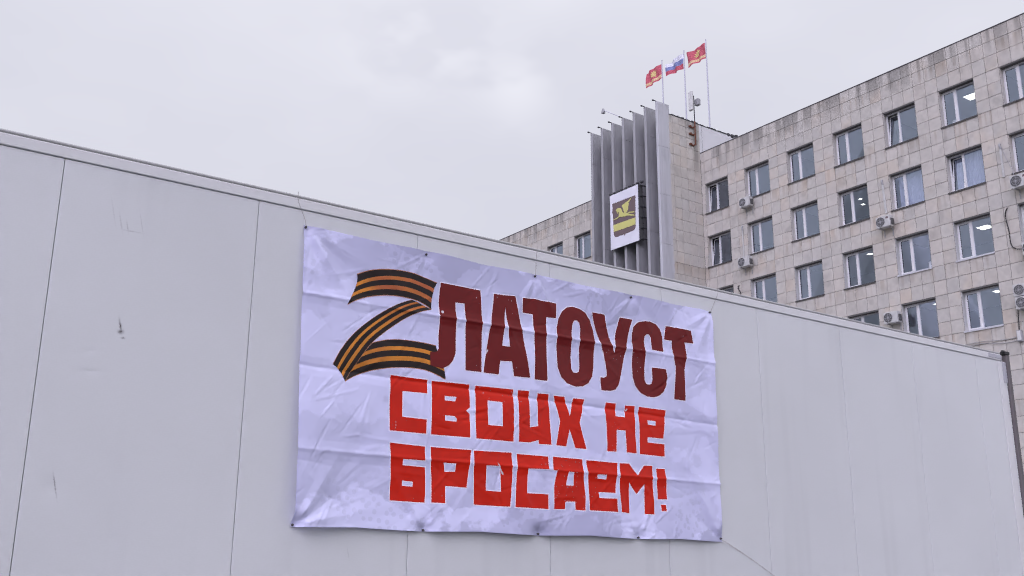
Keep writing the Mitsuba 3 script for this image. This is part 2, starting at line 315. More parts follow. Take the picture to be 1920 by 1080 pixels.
# ================================================================ banner
LETTERS = [[1,[[-0.652,1.967],[-0.303,1.965],[-0.287,1.718],[-0.287,1.349],[-0.428,1.346],[-0.431,1.705],[-0.441,1.844],[-0.52,1.84],[-0.512,1.701],[-0.514,1.568],[-0.514,1.466],[-0.534,1.406],[-0.566,1.366],[-0.607,1.345],[-0.616,1.335],[-0.717,1.35],[-0.721,1.446],[-0.668,1.454],[-0.652,1.478],[-0.656,1.564],[-0.651,1.666],[-0.656,1.746],[-0.662,1.818],[-0.657,1.908]]],[1,[[-0.178,1.96],[0.023,1.974],[0.059,1.798],[0.107,1.574],[0.154,1.355],[0.006,1.351],[-0.016,1.461],[-0.121,1.453],[-0.132,1.349],[-0.269,1.348],[-0.244,1.515],[-0.212,1.714],[-0.184,1.893]],[[-0.074,1.873],[-0.035,1.569],[-0.107,1.568],[-0.087,1.731]]],[1,[[0.086,1.969],[0.194,1.978],[0.261,1.973],[0.409,1.974],[0.399,1.853],[0.309,1.85],[0.313,1.348],[0.195,1.347],[0.197,1.595],[0.183,1.855],[0.089,1.855]]],[1,[[0.41,1.78],[0.426,1.853],[0.465,1.919],[0.515,1.959],[0.575,1.973],[0.646,1.966],[0.707,1.943],[0.757,1.885],[0.787,1.808],[0.795,1.736],[0.788,1.607],[0.783,1.51],[0.769,1.437],[0.728,1.377],[0.667,1.344],[0.588,1.333],[0.51,1.35],[0.452,1.394],[0.418,1.468],[0.412,1.623]],[[0.566,1.825],[0.584,1.86],[0.609,1.868],[0.639,1.852],[0.652,1.797],[0.643,1.716],[0.639,1.62],[0.642,1.494],[0.634,1.457],[0.609,1.444],[0.574,1.445],[0.555,1.476],[0.555,1.641],[0.558,1.745]]],[1,[[0.775,1.958],[0.91,1.959],[0.915,1.914],[0.924,1.875],[0.958,1.773],[1.006,1.65],[1.018,1.707],[1.023,1.814],[1.064,1.957],[1.205,1.958],[1.176,1.894],[1.157,1.824],[1.132,1.697],[1.096,1.578],[1.067,1.477],[1.038,1.393],[1.005,1.354],[0.948,1.336],[0.857,1.333],[0.849,1.437],[0.888,1.437],[0.914,1.452],[0.918,1.484],[0.906,1.555],[0.89,1.634],[0.863,1.703],[0.814,1.818]]],[1,[[1.542,1.728],[1.415,1.731],[1.411,1.833],[1.395,1.857],[1.367,1.859],[1.341,1.837],[1.329,1.789],[1.335,1.731],[1.344,1.674],[1.331,1.564],[1.333,1.465],[1.348,1.438],[1.379,1.433],[1.407,1.444],[1.416,1.474],[1.415,1.581],[1.564,1.581],[1.578,1.509],[1.567,1.449],[1.533,1.387],[1.486,1.35],[1.43,1.334],[1.353,1.332],[1.277,1.357],[1.225,1.405],[1.2,1.475],[1.196,1.573],[1.202,1.697],[1.197,1.796],[1.198,1.847],[1.214,1.899],[1.265,1.944],[1.344,1.966],[1.411,1.971],[1.478,1.958],[1.522,1.917],[1.54,1.859]]],[1,[[1.583,1.958],[1.874,1.955],[1.901,1.847],[1.796,1.842],[1.81,1.774],[1.813,1.714],[1.785,1.591],[1.781,1.337],[1.653,1.339],[1.664,1.476],[1.683,1.613],[1.666,1.679],[1.651,1.771],[1.647,1.838],[1.562,1.838]]],[0,[[-1.028,1.246],[-0.736,1.244],[-0.738,1.147],[-0.931,1.145],[-0.93,0.967],[-0.737,0.963],[-0.738,0.865],[-1.023,0.866],[-1.028,1.036]]],[0,[[-0.699,1.24],[-0.388,1.246],[-0.381,1.081],[-0.415,1.054],[-0.383,1.033],[-0.383,0.864],[-0.699,0.863],[-0.699,1.041]],[[-0.597,1.143],[-0.496,1.145],[-0.508,1.112],[-0.596,1.11]],[[-0.594,1.005],[-0.514,1.006],[-0.495,0.991],[-0.495,0.968],[-0.593,0.967]]],[0,[[-0.336,1.243],[-0.001,1.25],[-0.002,0.863],[-0.33,0.862]],[[-0.234,1.145],[-0.105,1.144],[-0.099,0.967],[-0.226,0.967]]],[0,[[0.045,1.25],[0.145,1.252],[0.15,0.98],[0.226,0.996],[0.223,1.243],[0.328,1.247],[0.347,0.864],[0.231,0.863],[0.226,0.891],[0.147,0.868],[0.048,0.866]]],[0,[[0.379,1.241],[0.478,1.242],[0.526,1.095],[0.565,1.238],[0.676,1.241],[0.618,1.052],[0.684,0.856],[0.58,0.856],[0.522,0.994],[0.49,0.863],[0.394,0.865],[0.434,1.05]]],[0,[[0.9,1.238],[1.005,1.24],[0.998,1.138],[1.1,1.138],[1.104,1.233],[1.207,1.238],[1.202,1.019],[1.203,0.857],[1.096,0.858],[1.095,1.031],[0.998,1.029],[0.987,0.856],[0.892,0.854],[0.891,1.045],[0.888,1.172]]],[0,[[1.255,1.237],[1.554,1.236],[1.543,1.173],[1.51,0.998],[1.338,0.997],[1.334,0.954],[1.523,0.953],[1.524,0.853],[1.242,0.855],[1.251,1.074],[1.247,1.194]],[[1.339,1.134],[1.43,1.136],[1.428,1.097],[1.34,1.1]]],[0,[[-1.018,0.783],[-0.743,0.776],[-0.743,0.68],[-0.916,0.68],[-0.916,0.638],[-0.74,0.634],[-0.734,0.516],[-0.736,0.396],[-1.002,0.401],[-1.003,0.571],[-1.011,0.684]],[[-0.915,0.536],[-0.831,0.532],[-0.832,0.499],[-0.914,0.501]]],[0,[[-0.695,0.777],[-0.373,0.775],[-0.39,0.641],[-0.404,0.512],[-0.577,0.516],[-0.577,0.399],[-0.685,0.399],[-0.685,0.539],[-0.694,0.674]],[[-0.592,0.675],[-0.496,0.673],[-0.498,0.617],[-0.582,0.612]]],[0,[[-0.349,0.774],[-0.017,0.781],[-0.01,0.617],[-0.03,0.394],[-0.339,0.398],[-0.342,0.556],[-0.351,0.675]],[[-0.244,0.676],[-0.119,0.678],[-0.108,0.497],[-0.24,0.499]]],[0,[[0.033,0.776],[0.313,0.774],[0.315,0.68],[0.129,0.675],[0.119,0.497],[0.316,0.497],[0.316,0.39],[0.015,0.394],[0.024,0.569],[0.032,0.669]]],[0,[[0.359,0.776],[0.645,0.775],[0.657,0.637],[0.675,0.487],[0.67,0.392],[0.576,0.394],[0.573,0.455],[0.479,0.451],[0.474,0.395],[0.369,0.393],[0.37,0.556],[0.396,0.674],[0.356,0.678]],[[0.505,0.673],[0.559,0.673],[0.558,0.571],[0.481,0.571]]],[0,[[0.684,0.771],[0.995,0.767],[0.983,0.684],[0.966,0.535],[0.8,0.536],[0.804,0.491],[0.985,0.492],[0.994,0.392],[0.715,0.395],[0.702,0.62]],[[0.785,0.668],[0.878,0.669],[0.873,0.634],[0.789,0.635]]],[0,[[1.019,0.768],[1.115,0.771],[1.204,0.683],[1.286,0.766],[1.379,0.769],[1.378,0.654],[1.388,0.387],[1.284,0.387],[1.286,0.619],[1.197,0.538],[1.115,0.624],[1.116,0.386],[1.035,0.393],[1.019,0.547],[1.015,0.646]]],[0,[[1.425,0.75],[1.518,0.752],[1.532,0.632],[1.53,0.51],[1.428,0.507],[1.425,0.616]]],[0,[[1.46,0.465],[1.512,0.465],[1.521,0.416],[1.467,0.416]]]]
RIBBONS = [[[[-1.328,1.915],[-1.264,1.946],[-1.183,1.974],[-1.09,1.993],[-0.986,2.003],[-0.869,1.999],[-0.76,1.978],[-0.682,1.962]],[[-1.394,1.682],[-1.325,1.726],[-1.255,1.758],[-1.173,1.784],[-1.081,1.803],[-0.978,1.809],[-0.862,1.803],[-0.773,1.778],[-0.725,1.752]],[[-1.328,1.915],[-1.327,1.843],[-1.359,1.763],[-1.394,1.682]],[[-0.682,1.962],[-0.713,1.884],[-0.725,1.811],[-0.725,1.752]]],[[[-0.886,1.802],[-0.976,1.764],[-1.068,1.711],[-1.167,1.641],[-1.254,1.57],[-1.331,1.493],[-1.388,1.42],[-1.432,1.35],[-1.473,1.266]],[[-0.723,1.752],[-0.82,1.72],[-0.915,1.67],[-1.007,1.605],[-1.097,1.533],[-1.185,1.451],[-1.252,1.36],[-1.318,1.259],[-1.376,1.16]],[[-0.886,1.802],[-0.823,1.787],[-0.763,1.766],[-0.723,1.752]],[[-1.473,1.266],[-1.435,1.245],[-1.403,1.209],[-1.376,1.16]]],[[[-1.185,1.451],[-1.113,1.477],[-1.021,1.498],[-0.908,1.507],[-0.793,1.507],[-0.676,1.5]],[[-1.376,1.16],[-1.298,1.209],[-1.211,1.247],[-1.113,1.276],[-0.994,1.3],[-0.882,1.312],[-0.767,1.31],[-0.669,1.287],[-0.589,1.258]],[[-1.185,1.451],[-1.252,1.36],[-1.318,1.259],[-1.376,1.16]],[[-0.676,1.5],[-0.644,1.423],[-0.606,1.337],[-0.589,1.258]]]]

GROM = [(-1.718, 2.178), (-.776, 2.161), (.207, 2.165), (1.206, 2.152), (2.141, 2.163), (-1.680, .224), (-.735, .214), (.238, .211), (1.221, .204), (2.149, .214)]
CORN = np.array([(-1.731, 2.191), (2.161, 2.171), (2.166, .188), (-1.690, .211)])
rng = np.random.default_rng(12)
CREASE = []
for i in range(560):
    c = np.array([rng.uniform(-1.72, 2.2), rng.uniform(.19, 2.2)]); a = rng.choice([rng.normal(0, .45), rng.normal(.9, .3), rng.normal(-.9, .35), rng.uniform(0, math.pi)]); 
    CREASE.append((c[0], c[1], math.cos(a), math.sin(a), rng.uniform(.05, .24), rng.uniform(.010, .022), rng.uniform(-1, 1) * .0033))
RAYS = []   # tension folds that start at the eyelets: eyelet, direction, width, height, length
for gi, ang, w, h, ln in ((0, -52, .030, .020, .50), (0, -70, .02, -.010, .4), (0, -22, .02, .008, .5), (2, -118, .022, .012, .38), (2, -58, .022, .013, .40), (2, -90, .012, .008, .30), (1, -120, .018, .008, .3), (1, -60, .02, .007, .3),
                          (3, -136, .022, .013, .34), (3, -52, .026, .011, .34), (4, -118, .035, .016, .45), (4, -150, .022, .010, .5), (4, -98, .02, -.01, .5), (5, 58, .03, .016, .45), (5, 35, .03, -.012, .5), (5, 12, .022, .01, .6),
                          (6, 50, .02, .008, .3), (6, 125, .02, .01, .35), (7, 60, .022, .008, .35), (7, 118, .022, .008, .3), (8, 62, .02, .01, .4), (8, 128, .022, .009, .35), (9, 122, .035, .016, .55), (9, 150, .025, -.010, .5), (9, 100, .02, .010, .5)):
    RAYS.append((GROM[gi], math.radians(ang), w, h, ln))
FOLDS = [(1.720, -.004, 1), (1.238, -.019, -1), (.697, -.008, 1)]
def dispo(P):
    """how far the vinyl stands off the trailer side, metres, at (along, height) points"""
    s, z = P[:, 0], P[:, 1]
    q = np.stack([s, z, s * 0], -1)
    d = .016 + .034 * (meshkit.fbm(q * 1.15 + 3, 2, 1) - .3) + .012 * (meshkit.fbm(q * np.array([3.2, 2.6, 1]) + 9, 3, 2) - .5)
    d += .030 * np.exp(-((s + 1.68) / .25) ** 2) * np.clip((2.2 - z) / 1.8, 0, 1) + .012 * np.exp(-((z - .2) / .12) ** 2) * (1 - np.clip((s - 1.2) / 1, 0, 1))
    for z0, k, sg in FOLDS:
        wig = .006 * (meshkit.fbm(np.stack([s * 5, s * 0 + z0 * 7, s * 0], -1), 3, 8) - .5)
        t = z - (z0 + k * (s + 1.7) + wig); a = .55 + .9 * meshkit.noise(np.stack([s * 2.5, s * 0 + z0, s * 0], -1), 4)
        d += sg * a * (.0085 * np.maximum(0, 1 - np.abs(t) / .065) + .0055 * np.maximum(0, 1 - np.abs(t) / .016))
    for s0, sg in ((-.74, .5), (.235, 1), (1.21, .6)):
        t = s - s0 - .012 * np.sin(z * 3); d += sg * .005 * np.maximum(0, 1 - np.abs(t) / .05) * (.3 + .7 * np.clip((z - .9) / 1.2, 0, 1))
    for (gs, gz), a, w, h, ln in RAYS:
        u = (s - gs) * math.cos(a) + (z - gz) * math.sin(a); v = -(s - gs) * math.sin(a) + (z - gz) * math.cos(a)
        ww = w + .10 * np.maximum(u, 0); d += h * np.where(u > 0, np.minimum(u / .05, 1), 0) * np.exp(-np.maximum(u, 0) / ln) * np.maximum(0, 1 - np.abs(v) / ww)
    # broad shallow diagonals of slack cloth
    w1 = np.abs(((s * .8 + z * 1.0 + .25 * meshkit.fbm(q * 1.3, 2, 6)) * 1.7) % 1 - .5) * 2; w2 = np.abs(((s * 1.0 - z * .75 + .3 * meshkit.fbm(q * 1.1 + 5, 2, 7)) * 1.5) % 1 - .5) * 2
    m1 = meshkit.noise(q * 1.4 + 20, 3); d += .011 * w1 * m1 + .010 * w2 * (1 - m1)
    for cs, cz, ca, sa, ln, w, h in CREASE:
        i = np.flatnonzero((np.abs(s - cs) < ln + w) & (np.abs(z - cz) < ln + w))
        if len(i):
            u = (s[i] - cs) * ca + (z[i] - cz) * sa; v = -(s[i] - cs) * sa + (z[i] - cz) * ca
            d[i] += h * np.maximum(0, 1 - np.abs(v) / w) * np.clip(2 * (1 - np.abs(u) / ln), 0, 1)
    for gs, gz in GROM:                     # pulled in at the screws
        r = np.hypot(s - gs, z - gz); k = np.exp(-(r / .06) ** 2); d = d * (1 - k) + .008 * k
    return np.maximum(d, .005)
LAT = .009; LX0, LZ0 = -1.75, .15; LNX, LNZ = 446, 234
_gx, _gz = np.meshgrid(LX0 + LAT * np.arange(LNX), LZ0 + LAT * np.arange(LNZ), indexing='ij')
LD = dispo(np.stack([_gx.ravel(), _gz.ravel()], 1)).reshape(LNX, LNZ)
def on_banner(v2, off):
    """points on the cloth: its stand-off is linear on the triangles of one lattice, so that every printed layer lies flat on it"""
    fx = np.clip((v2[:, 0] - LX0) / LAT, 0, LNX - 1.001); fz = np.clip((v2[:, 1] - LZ0) / LAT, 0, LNZ - 1.001)
    i, j = fx.astype(int), fz.astype(int); u, w = fx - i, fz - j
    a, b, c, d = LD[i, j], LD[i + 1, j], LD[i + 1, j + 1], LD[i, j + 1]
    h = np.where(u >= w, a + u * (b - a) + w * (c - b), a + w * (d - a) + u * (c - d))
    return np.stack([v2[:, 0], -(h + off), v2[:, 1]], 1)
def sheet(poly, lat=LAT, x00=LX0, z00=LZ0):
    """the polygon cut along the lattice"""
    x0, z0, x1, z1 = poly.bounds; V, F = [], []
    shapely.prepare(poly)
    I, J = np.meshgrid(np.arange(math.floor((x0 - x00) / lat), math.ceil((x1 - x00) / lat)), np.arange(math.floor((z0 - z00) / lat), math.ceil((z1 - z00) / lat)), indexing='ij')
    X0, Z0 = (x00 + lat * I).ravel(), (z00 + lat * J).ravel(); X1, Z1 = X0 + lat, Z0 + lat
    cells = shapely.box(X0, Z0, X1, Z1); full = shapely.contains(poly, cells); hit = shapely.intersects(poly, cells) & ~full
    k = np.flatnonzero(full); n = len(k)
    Vf = np.stack([np.stack([X0[k], Z0[k]], 1), np.stack([X1[k], Z0[k]], 1), np.stack([X1[k], Z1[k]], 1), np.stack([X0[k], Z1[k]], 1)], 1).reshape(-1, 2)
    q = np.arange(n)[:, None] * 4; Ff = np.vstack([q + [0, 1, 2], q + [0, 2, 3]]).reshape(-1, 3)
    k = np.flatnonzero(hit)
    t1 = np.stack([np.stack([X0[k], Z0[k]], 1), np.stack([X1[k], Z0[k]], 1), np.stack([X1[k], Z1[k]], 1), np.stack([X0[k], Z0[k]], 1)], 1)
    t2 = np.stack([np.stack([X0[k], Z0[k]], 1), np.stack([X1[k], Z1[k]], 1), np.stack([X0[k], Z1[k]], 1), np.stack([X0[k], Z0[k]], 1)], 1)
    tris = shapely.polygons(np.vstack([t1, t2])); n = len(Vf)
    for gm in shapely.intersection(poly, tris):
        for pg in (gm.geoms if hasattr(gm, 'geoms') else [gm]):
            if pg.geom_type != 'Polygon' or pg.area < 1e-10: continue
            pg = shapely.geometry.polygon.orient(pg); rings = [np.array(r.coords)[:-1] for r in [pg.exterior, *pg.interiors]]
            if len(rings) == 1 and len(rings[0]) == 3: t = [(0, 1, 2)]
            else: t = m3.triangulate(rings)
            V += [tuple(p) for r in rings for p in r]; F += [(n + x[0], n + x[1], n + x[2]) for x in t]; n = len(Vf) + len(V)
    V = np.vstack([Vf] + ([np.array(V)] if V else [])); F = np.vstack([Ff] + ([np.array(F)] if F else []))
    _, idx, inv = np.unique(np.round(V, 5), axis=0, return_index=True, return_inverse=True); inv = inv.ravel()
    F = inv[F]; F = F[(F[:, 0] != F[:, 1]) & (F[:, 1] != F[:, 2]) & (F[:, 0] != F[:, 2])]
    return V[idx], F
bn = thing('banner', 'large wrinkled white vinyl banner with maroon and red Cyrillic slogan, fixed to the trailer side', 'banner')
def scallop(p, q, side, n=80):
    t = np.linspace(0, 1, n)[:, None]; e = (1 - t) * np.array(p) + t * np.array(q)
    sg = np.min([np.abs(e[:, 0] - gx) for gx, _ in GROM[:5]], axis=0); e[:, 1] += side * .012 * np.clip(sg / .5, 0, 1) ** 1.5; return e
OUTL = np.vstack([scallop(CORN[0], CORN[1], -1), scallop(CORN[2], CORN[3], 1)])
v, f = sheet(Polygon(OUTL)); add(bn + '__fabric', (on_banner(v, 0), f), 'vinyl', MT, smooth=True)
hem = Polygon(OUTL).difference(Polygon(OUTL).buffer(-.045, join_style=2)); v, f = sheet(hem); add(bn + '__hem', (on_banner(v, .0008), f), 'vinyl', MT, smooth=True)
for L in LETTERS:
    dark, outer, holes = L[0], L[1], L[2:]
    pg = Polygon(outer, holes).buffer(0)
    if dark: pg = pg.buffer(-.006, join_style=1).buffer(.006, join_style=1)
    v, f = sheet(pg); k = add(bn + '__letter', (on_banner(v, .0032 if dark else .0022), f), 'ink_maroon' if dark else 'ink_red', MT, smooth=True)
    v, f = sheet(pg.buffer(.007, join_style=2).difference(pg.buffer(-.003))); add(k + '__outline', (on_banner(v, .0012), f), 'ink_halo', MT, smooth=True)
def curve(pts, n):
    from scipy.interpolate import CubicSpline
    p = np.array(pts, float); t = np.concatenate([[0], np.cumsum(np.linalg.norm(np.diff(p, axis=0), axis=1))]); t /= t[-1]
    return CubicSpline(t, p)(np.linspace(0, 1, n)) if len(p) > 2 else p
def coons(top, bot, left, right, a, b, n=70):
    """the band of the ribbon between fractions a and b of its width, as a polygon"""
    u = np.linspace(0, 1, n)[:, None]; C0, C1 = curve(top, n), curve(bot, n); Ld, Rd = curve(left, 201), curve(right, 201)
    def line(v):
        i = int(np.clip(round(v * 200), 0, 200)); p = (1 - v) * C0 + v * C1
        return p + (1 - u) * (Ld[i] - (1 - v) * C0[0] - v * C1[0]) + u * (Rd[i] - (1 - v) * C0[-1] - v * C1[-1])
    ends = lambda E: [E[int(round(v * 200))] for v in np.linspace(a, b, 12)[1:-1]] if 0 <= a and b <= 1 else []
    ring = [*line(a), *ends(Rd), *line(b)[::-1], *ends(Ld)[::-1]]
    return Polygon(ring).buffer(0)
def bands(r, lst, off):
    v, f = sheet(shapely.union_all([coons(*r, a, b) for a, b in lst])); return on_banner(v, off), f
for i, (r, off) in enumerate(zip(RIBBONS, (.0027, .0021, .0015))):
    k = add(bn + '__ribbon', bands(r, [(.022, .25), (.39, .60), (.76, .978)], off), 'ink_black', MT, smooth=True, label=('upper stroke of the black and orange striped ribbon letter', 'slanting stroke of the striped ribbon letter', 'lower stroke of the striped ribbon letter')[i])
    add(k + '__stripe', bands(r, [(.25, .39)], off), 'ink_orange', MT, smooth=True)
    add(k + '__stripe', bands(r, [(.60, .76)], off), 'ink_orange', MT, smooth=True)
    add(k + '__edging', bands(r, [(-.004, .02), (.98, 1.004)], off), 'ink_copper', MT, smooth=True)
    add(k + '__outline', bands(r, [(-.045, -.004), (1.004, 1.045)], off - .0004), 'ink_halo', MT, smooth=True)
for gx, gz in GROM:
    add(bn + '__eyelet', cat_([cyl((gx, -.022, gz), (gx, -.004, gz), .008, 12), cyl((gx, -.028, gz), (gx, -.022, gz), .005, 6)]), 'bolt', MT)
for pts, lab in (([(-1.789, -.024, 2.415), (-1.789, -.016, 2.389), (-1.755, -.014, 2.29), (-1.722, -.024, 2.186)], 'thin cord from the upper left banner corner over the trailer rail'),
                 ([(.229, -.024, 2.412), (.229, -.016, 2.382), (.22, -.014, 2.29), (.208, -.024, 2.170)], 'thin vertical cord from the middle eyelet of the banner top'),
                 ([(2.268, -.024, 2.412), (2.268, -.016, 2.386), (2.21, -.014, 2.27), (2.150, -.024, 2.168)], 'thin cord from the upper right banner corner over the rail'),
                 ([(2.158, -.024, .202), (2.3, -.008, .15), (2.73, -.004, -.05), (3.2, -.004, -.30)], 'thin slack cord running down right from the lower right banner corner')):
    k = add('cord', tube(curve(pts, 14), .0022, 5), 'string', MT, label=lab, cat='cord')

# ================================================================ office building
BAY, TILE, WOP, HOP, FL, HEAD = 3.04342, 3.04342 / 5, 1.80, 1.90, 3.3, 21.96
ROOF, GZ = 24.02, -EYE
REVEAL = .26
ob = thing('office_building', 'grey stone-tiled office block with rows of windows and a tower of vertical metal fins', 'building')
right_cols = list(range(0, 8)); left_cols = [(-9.397, 2), (-12.44, 2), (-15.483, 1)]
openings = []                                    # (s0, z head)
for c in right_cols:
    for r in range(6): openings.append((c * BAY, HEAD - FL * r))
for s0, nr in left_cols:
    for r in range(nr): openings.append((s0, HEAD - FL * r))
def wall_boxes(s0, s1, z0, z1, holes, y0, y1):
    xs = sorted({s0, s1, *[h for o in holes for h in (o[0], o[1])]}); ms = []
    for a, b in zip(xs[:-1], xs[1:]):
        m = (a + b) / 2; col = sorted([o for o in holes if o[0] <= m <= o[1]], key=lambda o: o[2]); z = z0
        for o in col:
            if o[2] > z: ms.append(bx(a, b, y0, y1, z, o[2]))
            z = o[3]
        if z1 > z: ms.append(bx(a, b, y0, y1, z, z1))
    return ms
SEND = 27.0
main_holes = [(s, s + WOP, z - HOP, z) for s, z in openings if s > -1]
wing_holes = [(s, s + WOP, z - HOP, z) for s, z in openings if s < -1]
wl = add(ob + '__wall', cat_(wall_boxes(-.30, SEND, GZ, ROOF - .02, main_holes, .035, .30) + wall_boxes(-28.0, -6.72, GZ, ROOF - .02, wing_holes, .035, .30)), 'joint', MB)
# ---- stone tiles
cam_w = np.array([0, 0, EYE])
def tbox(w, h): return mikit.ply(bx(0, w, 0, .035, 0, h, .006))
cache = {}
tiles = []          # (apparent size, ply, matrix, frame)
rows_ = []
z = ROOF
for h in (.62, .70, .74): rows_.append((z - h, z)); z -= h
for r in range(8):
    for h in (.6333, .6333, .6334, .70, .70): rows_.append((z - h, z)); z -= h
tr_ = random.Random(7)
def put_tile(M0, x0, x1, z0, z1):
    g_ = .008
    w, h = x1 - x0 - 2 * g_, z1 - z0 - 2 * g_
    if w < .03 or h < .03: return
    key = (round(w, 3), round(h, 3))
    if key not in cache: cache[key] = tbox(*key)
    tilt = tr_.uniform(-.0035, .0035)
    R = np.eye(4); a, b = tr_.uniform(-.006, .006), tr_.uniform(-.006, .006); R[1, 0] = a; R[1, 2] = b
    M = M0 @ tr(x0 + g_, tilt, z0 + g_) @ R
    P = (M @ np.array([w / 2, 0, h / 2, 1]))[:3] - cam_w; d = np.linalg.norm(P); nrm = M0[:3, 1]
    cosi = abs(P @ nrm) / d; xx = P @ rt; yy = P @ fwd; zz = P @ up
    u_, v_ = 960 + FPX * xx / max(yy, .1), 540 - FPX * zz / max(yy, .1)
    vis = yy > 1 and -20 < u_ < 1945 and -20 < v_ < 240 + .2270 * u_ + 12
    tiles.append((w * h * cosi / d ** 2 if vis else -1.0 / d, key, M))
def tile_wall(M0, xs, rows, holes):
    for z0, z1 in rows:
        for x0, x1 in zip(xs[:-1], xs[1:]):
            m, mz = (x0 + x1) / 2, (z0 + z1) / 2
            if any(o[0] - .05 < m < o[1] + .05 and o[2] < mz < o[3] for o in holes): continue
            put_tile(M0, x0, x1, z0, z1)
xs = [-.27] + [BAY * c + k for c in range(0, 9) for k in (0, TILE, 2 * TILE, WOP, WOP + (BAY - WOP) / 2)]
tile_wall(MB, xs, [r for r in rows_ if r[0] > GZ], main_holes)
xs = [-19.9 + TILE * k - .0 for k in range(0, 100) if -19.9 + TILE * k < -15.6] 
lx = []
for s0 in (-24.6, -21.57, -18.527, -15.483, -12.44, -9.397): lx += [s0, s0 + TILE, s0 + 2 * TILE, s0 + WOP, s0 + WOP + (BAY - WOP) / 2]
tile_wall(MB, [x for x in lx if x < -6.8], [r for r in rows_ if r[0] > 14], wing_holes)
# tower side: its own frame, x towards the camera side
TS, TF, TTOP = -.30, 2.56, 25.93
MS = MB @ basis((TS + .035, 0, 0), (0, -1, 0), (-1, 0, 0))    # x = forward of the facade, y = into the tower
srows = [(25.45, TTOP), (24.78, 25.45), (24.11, 24.78), (23.44, 24.11)]
z = 23.44
while z > GZ + .7: srows.append((z - .67, z)); z -= .67
tile_wall(MS, [0.0, .57, 1.13, 1.70, 2.26, TF], srows, [])
tiles.sort(key=lambda t: -t[0])
trr = random.Random(21)
far = {}
for i, (a, key, M) in enumerate(tiles):
    st = trr.choices(STONES, (5, 4, 4, 2, 2))[0]
    if i < 300: add(wl + '__tile', cache[key], st, M)
    else: far.setdefault(st, []).append((key, M))
for st, lst in far.items():
    ms = []
    for key, M in lst:
        m = bx(0, key[0], 0, .035, 0, key[1], .006); m.apply_transform(M); ms.append(m)
    add(wl + '__tile_field', cat_(ms), st, kind='stuff')
# ---- parapet coping, tower, roof
add(ob + '__coping', cat_([bx(TS + .04, SEND, -.03, .36, ROOF, ROOF + .035), bx(-28, -6.72, -.03, .36, ROOF, ROOF + .035)]), 'coping', MB)
add(ob + '__roof', cat_([bx(TS + .04, SEND, .36, 14, ROOF - .5, ROOF - .35), bx(-28, -6.72, .36, 14, ROOF - .5, ROOF - .35)]), 'coping', MB)
add(ob + '__end_wall', cat_([bx(SEND, SEND + .3, .035, 14, GZ, ROOF), bx(-28.3, -28, .035, 14, GZ, ROOF), bx(-28, SEND, 14, 14.3, GZ, ROOF)]), 'stone_2', MB)
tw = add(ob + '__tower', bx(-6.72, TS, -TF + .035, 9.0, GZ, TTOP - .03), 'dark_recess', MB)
add(tw + '__side_panel', bx(TS, TS + .03, -.02, 9.0, ROOF - .4, TTOP - .02), 'white_wall', MB, label='plain white wall of the tower behind the parapet')
add(tw + '__panel_strip', bx(TS + .03, TS + .034, .20, .235, ROOF - .4, TTOP - .03), 'grey_paint', MB)
er = random.Random(3)
add(tw + '__roof_edge', cat_([bx(TS - .25, TS + .05, -TF, 9, TTOP - .028, TTOP + .02)] + [bx(TS - .05, TS + er.uniform(.05, .085), -TF + .12 * k, -TF + .12 * k + er.uniform(.05, .085), TTOP + .02, TTOP + er.uniform(.03, .085)) for k in range(2, 96) if er.random() < .85]), 'dark_metal', MB)
add(tw + '__rubble', cat_([trimesh.Trimesh(*[(lambda m: (m.vertices * np.array([.5, 1, .7]) * er.uniform(.08, .18) + np.array([TS - .02 + er.uniform(-.1, .1), er.uniform(2.4, 4.6), TTOP + er.uniform(-.02, .13)]), m.faces))(trimesh.creation.icosphere(1))][0]) for k in range(34)]), 'dark_metal', MB)
# ---- fins with sheet joints and a small spotlight at each top
fx0, fsp, fth, fy0, fy1, ftop = -6.42, .992, .20, -3.46, -2.50, 26.58
for k in range(7):
    s = fx0 + fsp * k; zt = ftop - .012 * k; frng = random.Random(40 + k)
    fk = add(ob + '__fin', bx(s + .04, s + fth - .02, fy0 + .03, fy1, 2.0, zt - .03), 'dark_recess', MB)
    zz = zt; first = True
    while zz > 8:
        h = frng.uniform(1.4, 3.0) if first else 3.0; first = False
        body = trimesh.creation.extrude_polygon(Polygon([(s, fy0 + .03), (s + .03, fy0), (s + fth - .03, fy0), (s + fth, fy0 + .03), (s + fth, fy1), (s, fy1)]), h - .014)
        body.apply_translation((0, 0, zz - h + .014)); add(fk + '__sheet', body, 'fin_metal_lit' if k == 6 else 'fin_metal', MB); zz -= h
    add(fk + '__spotlight', cat_([bx(s + .05, s + .09, fy0 - .16, fy0 + .05, zt + .03, zt + .07), bx(s + .02, s + .11, fy0 - .27, fy0 - .14, zt + .0, zt + .09, .02), bx(s + .05, s + .09, fy0 - .0, fy0 + .04, zt, zt + .04)]), 'dark_metal', MB)
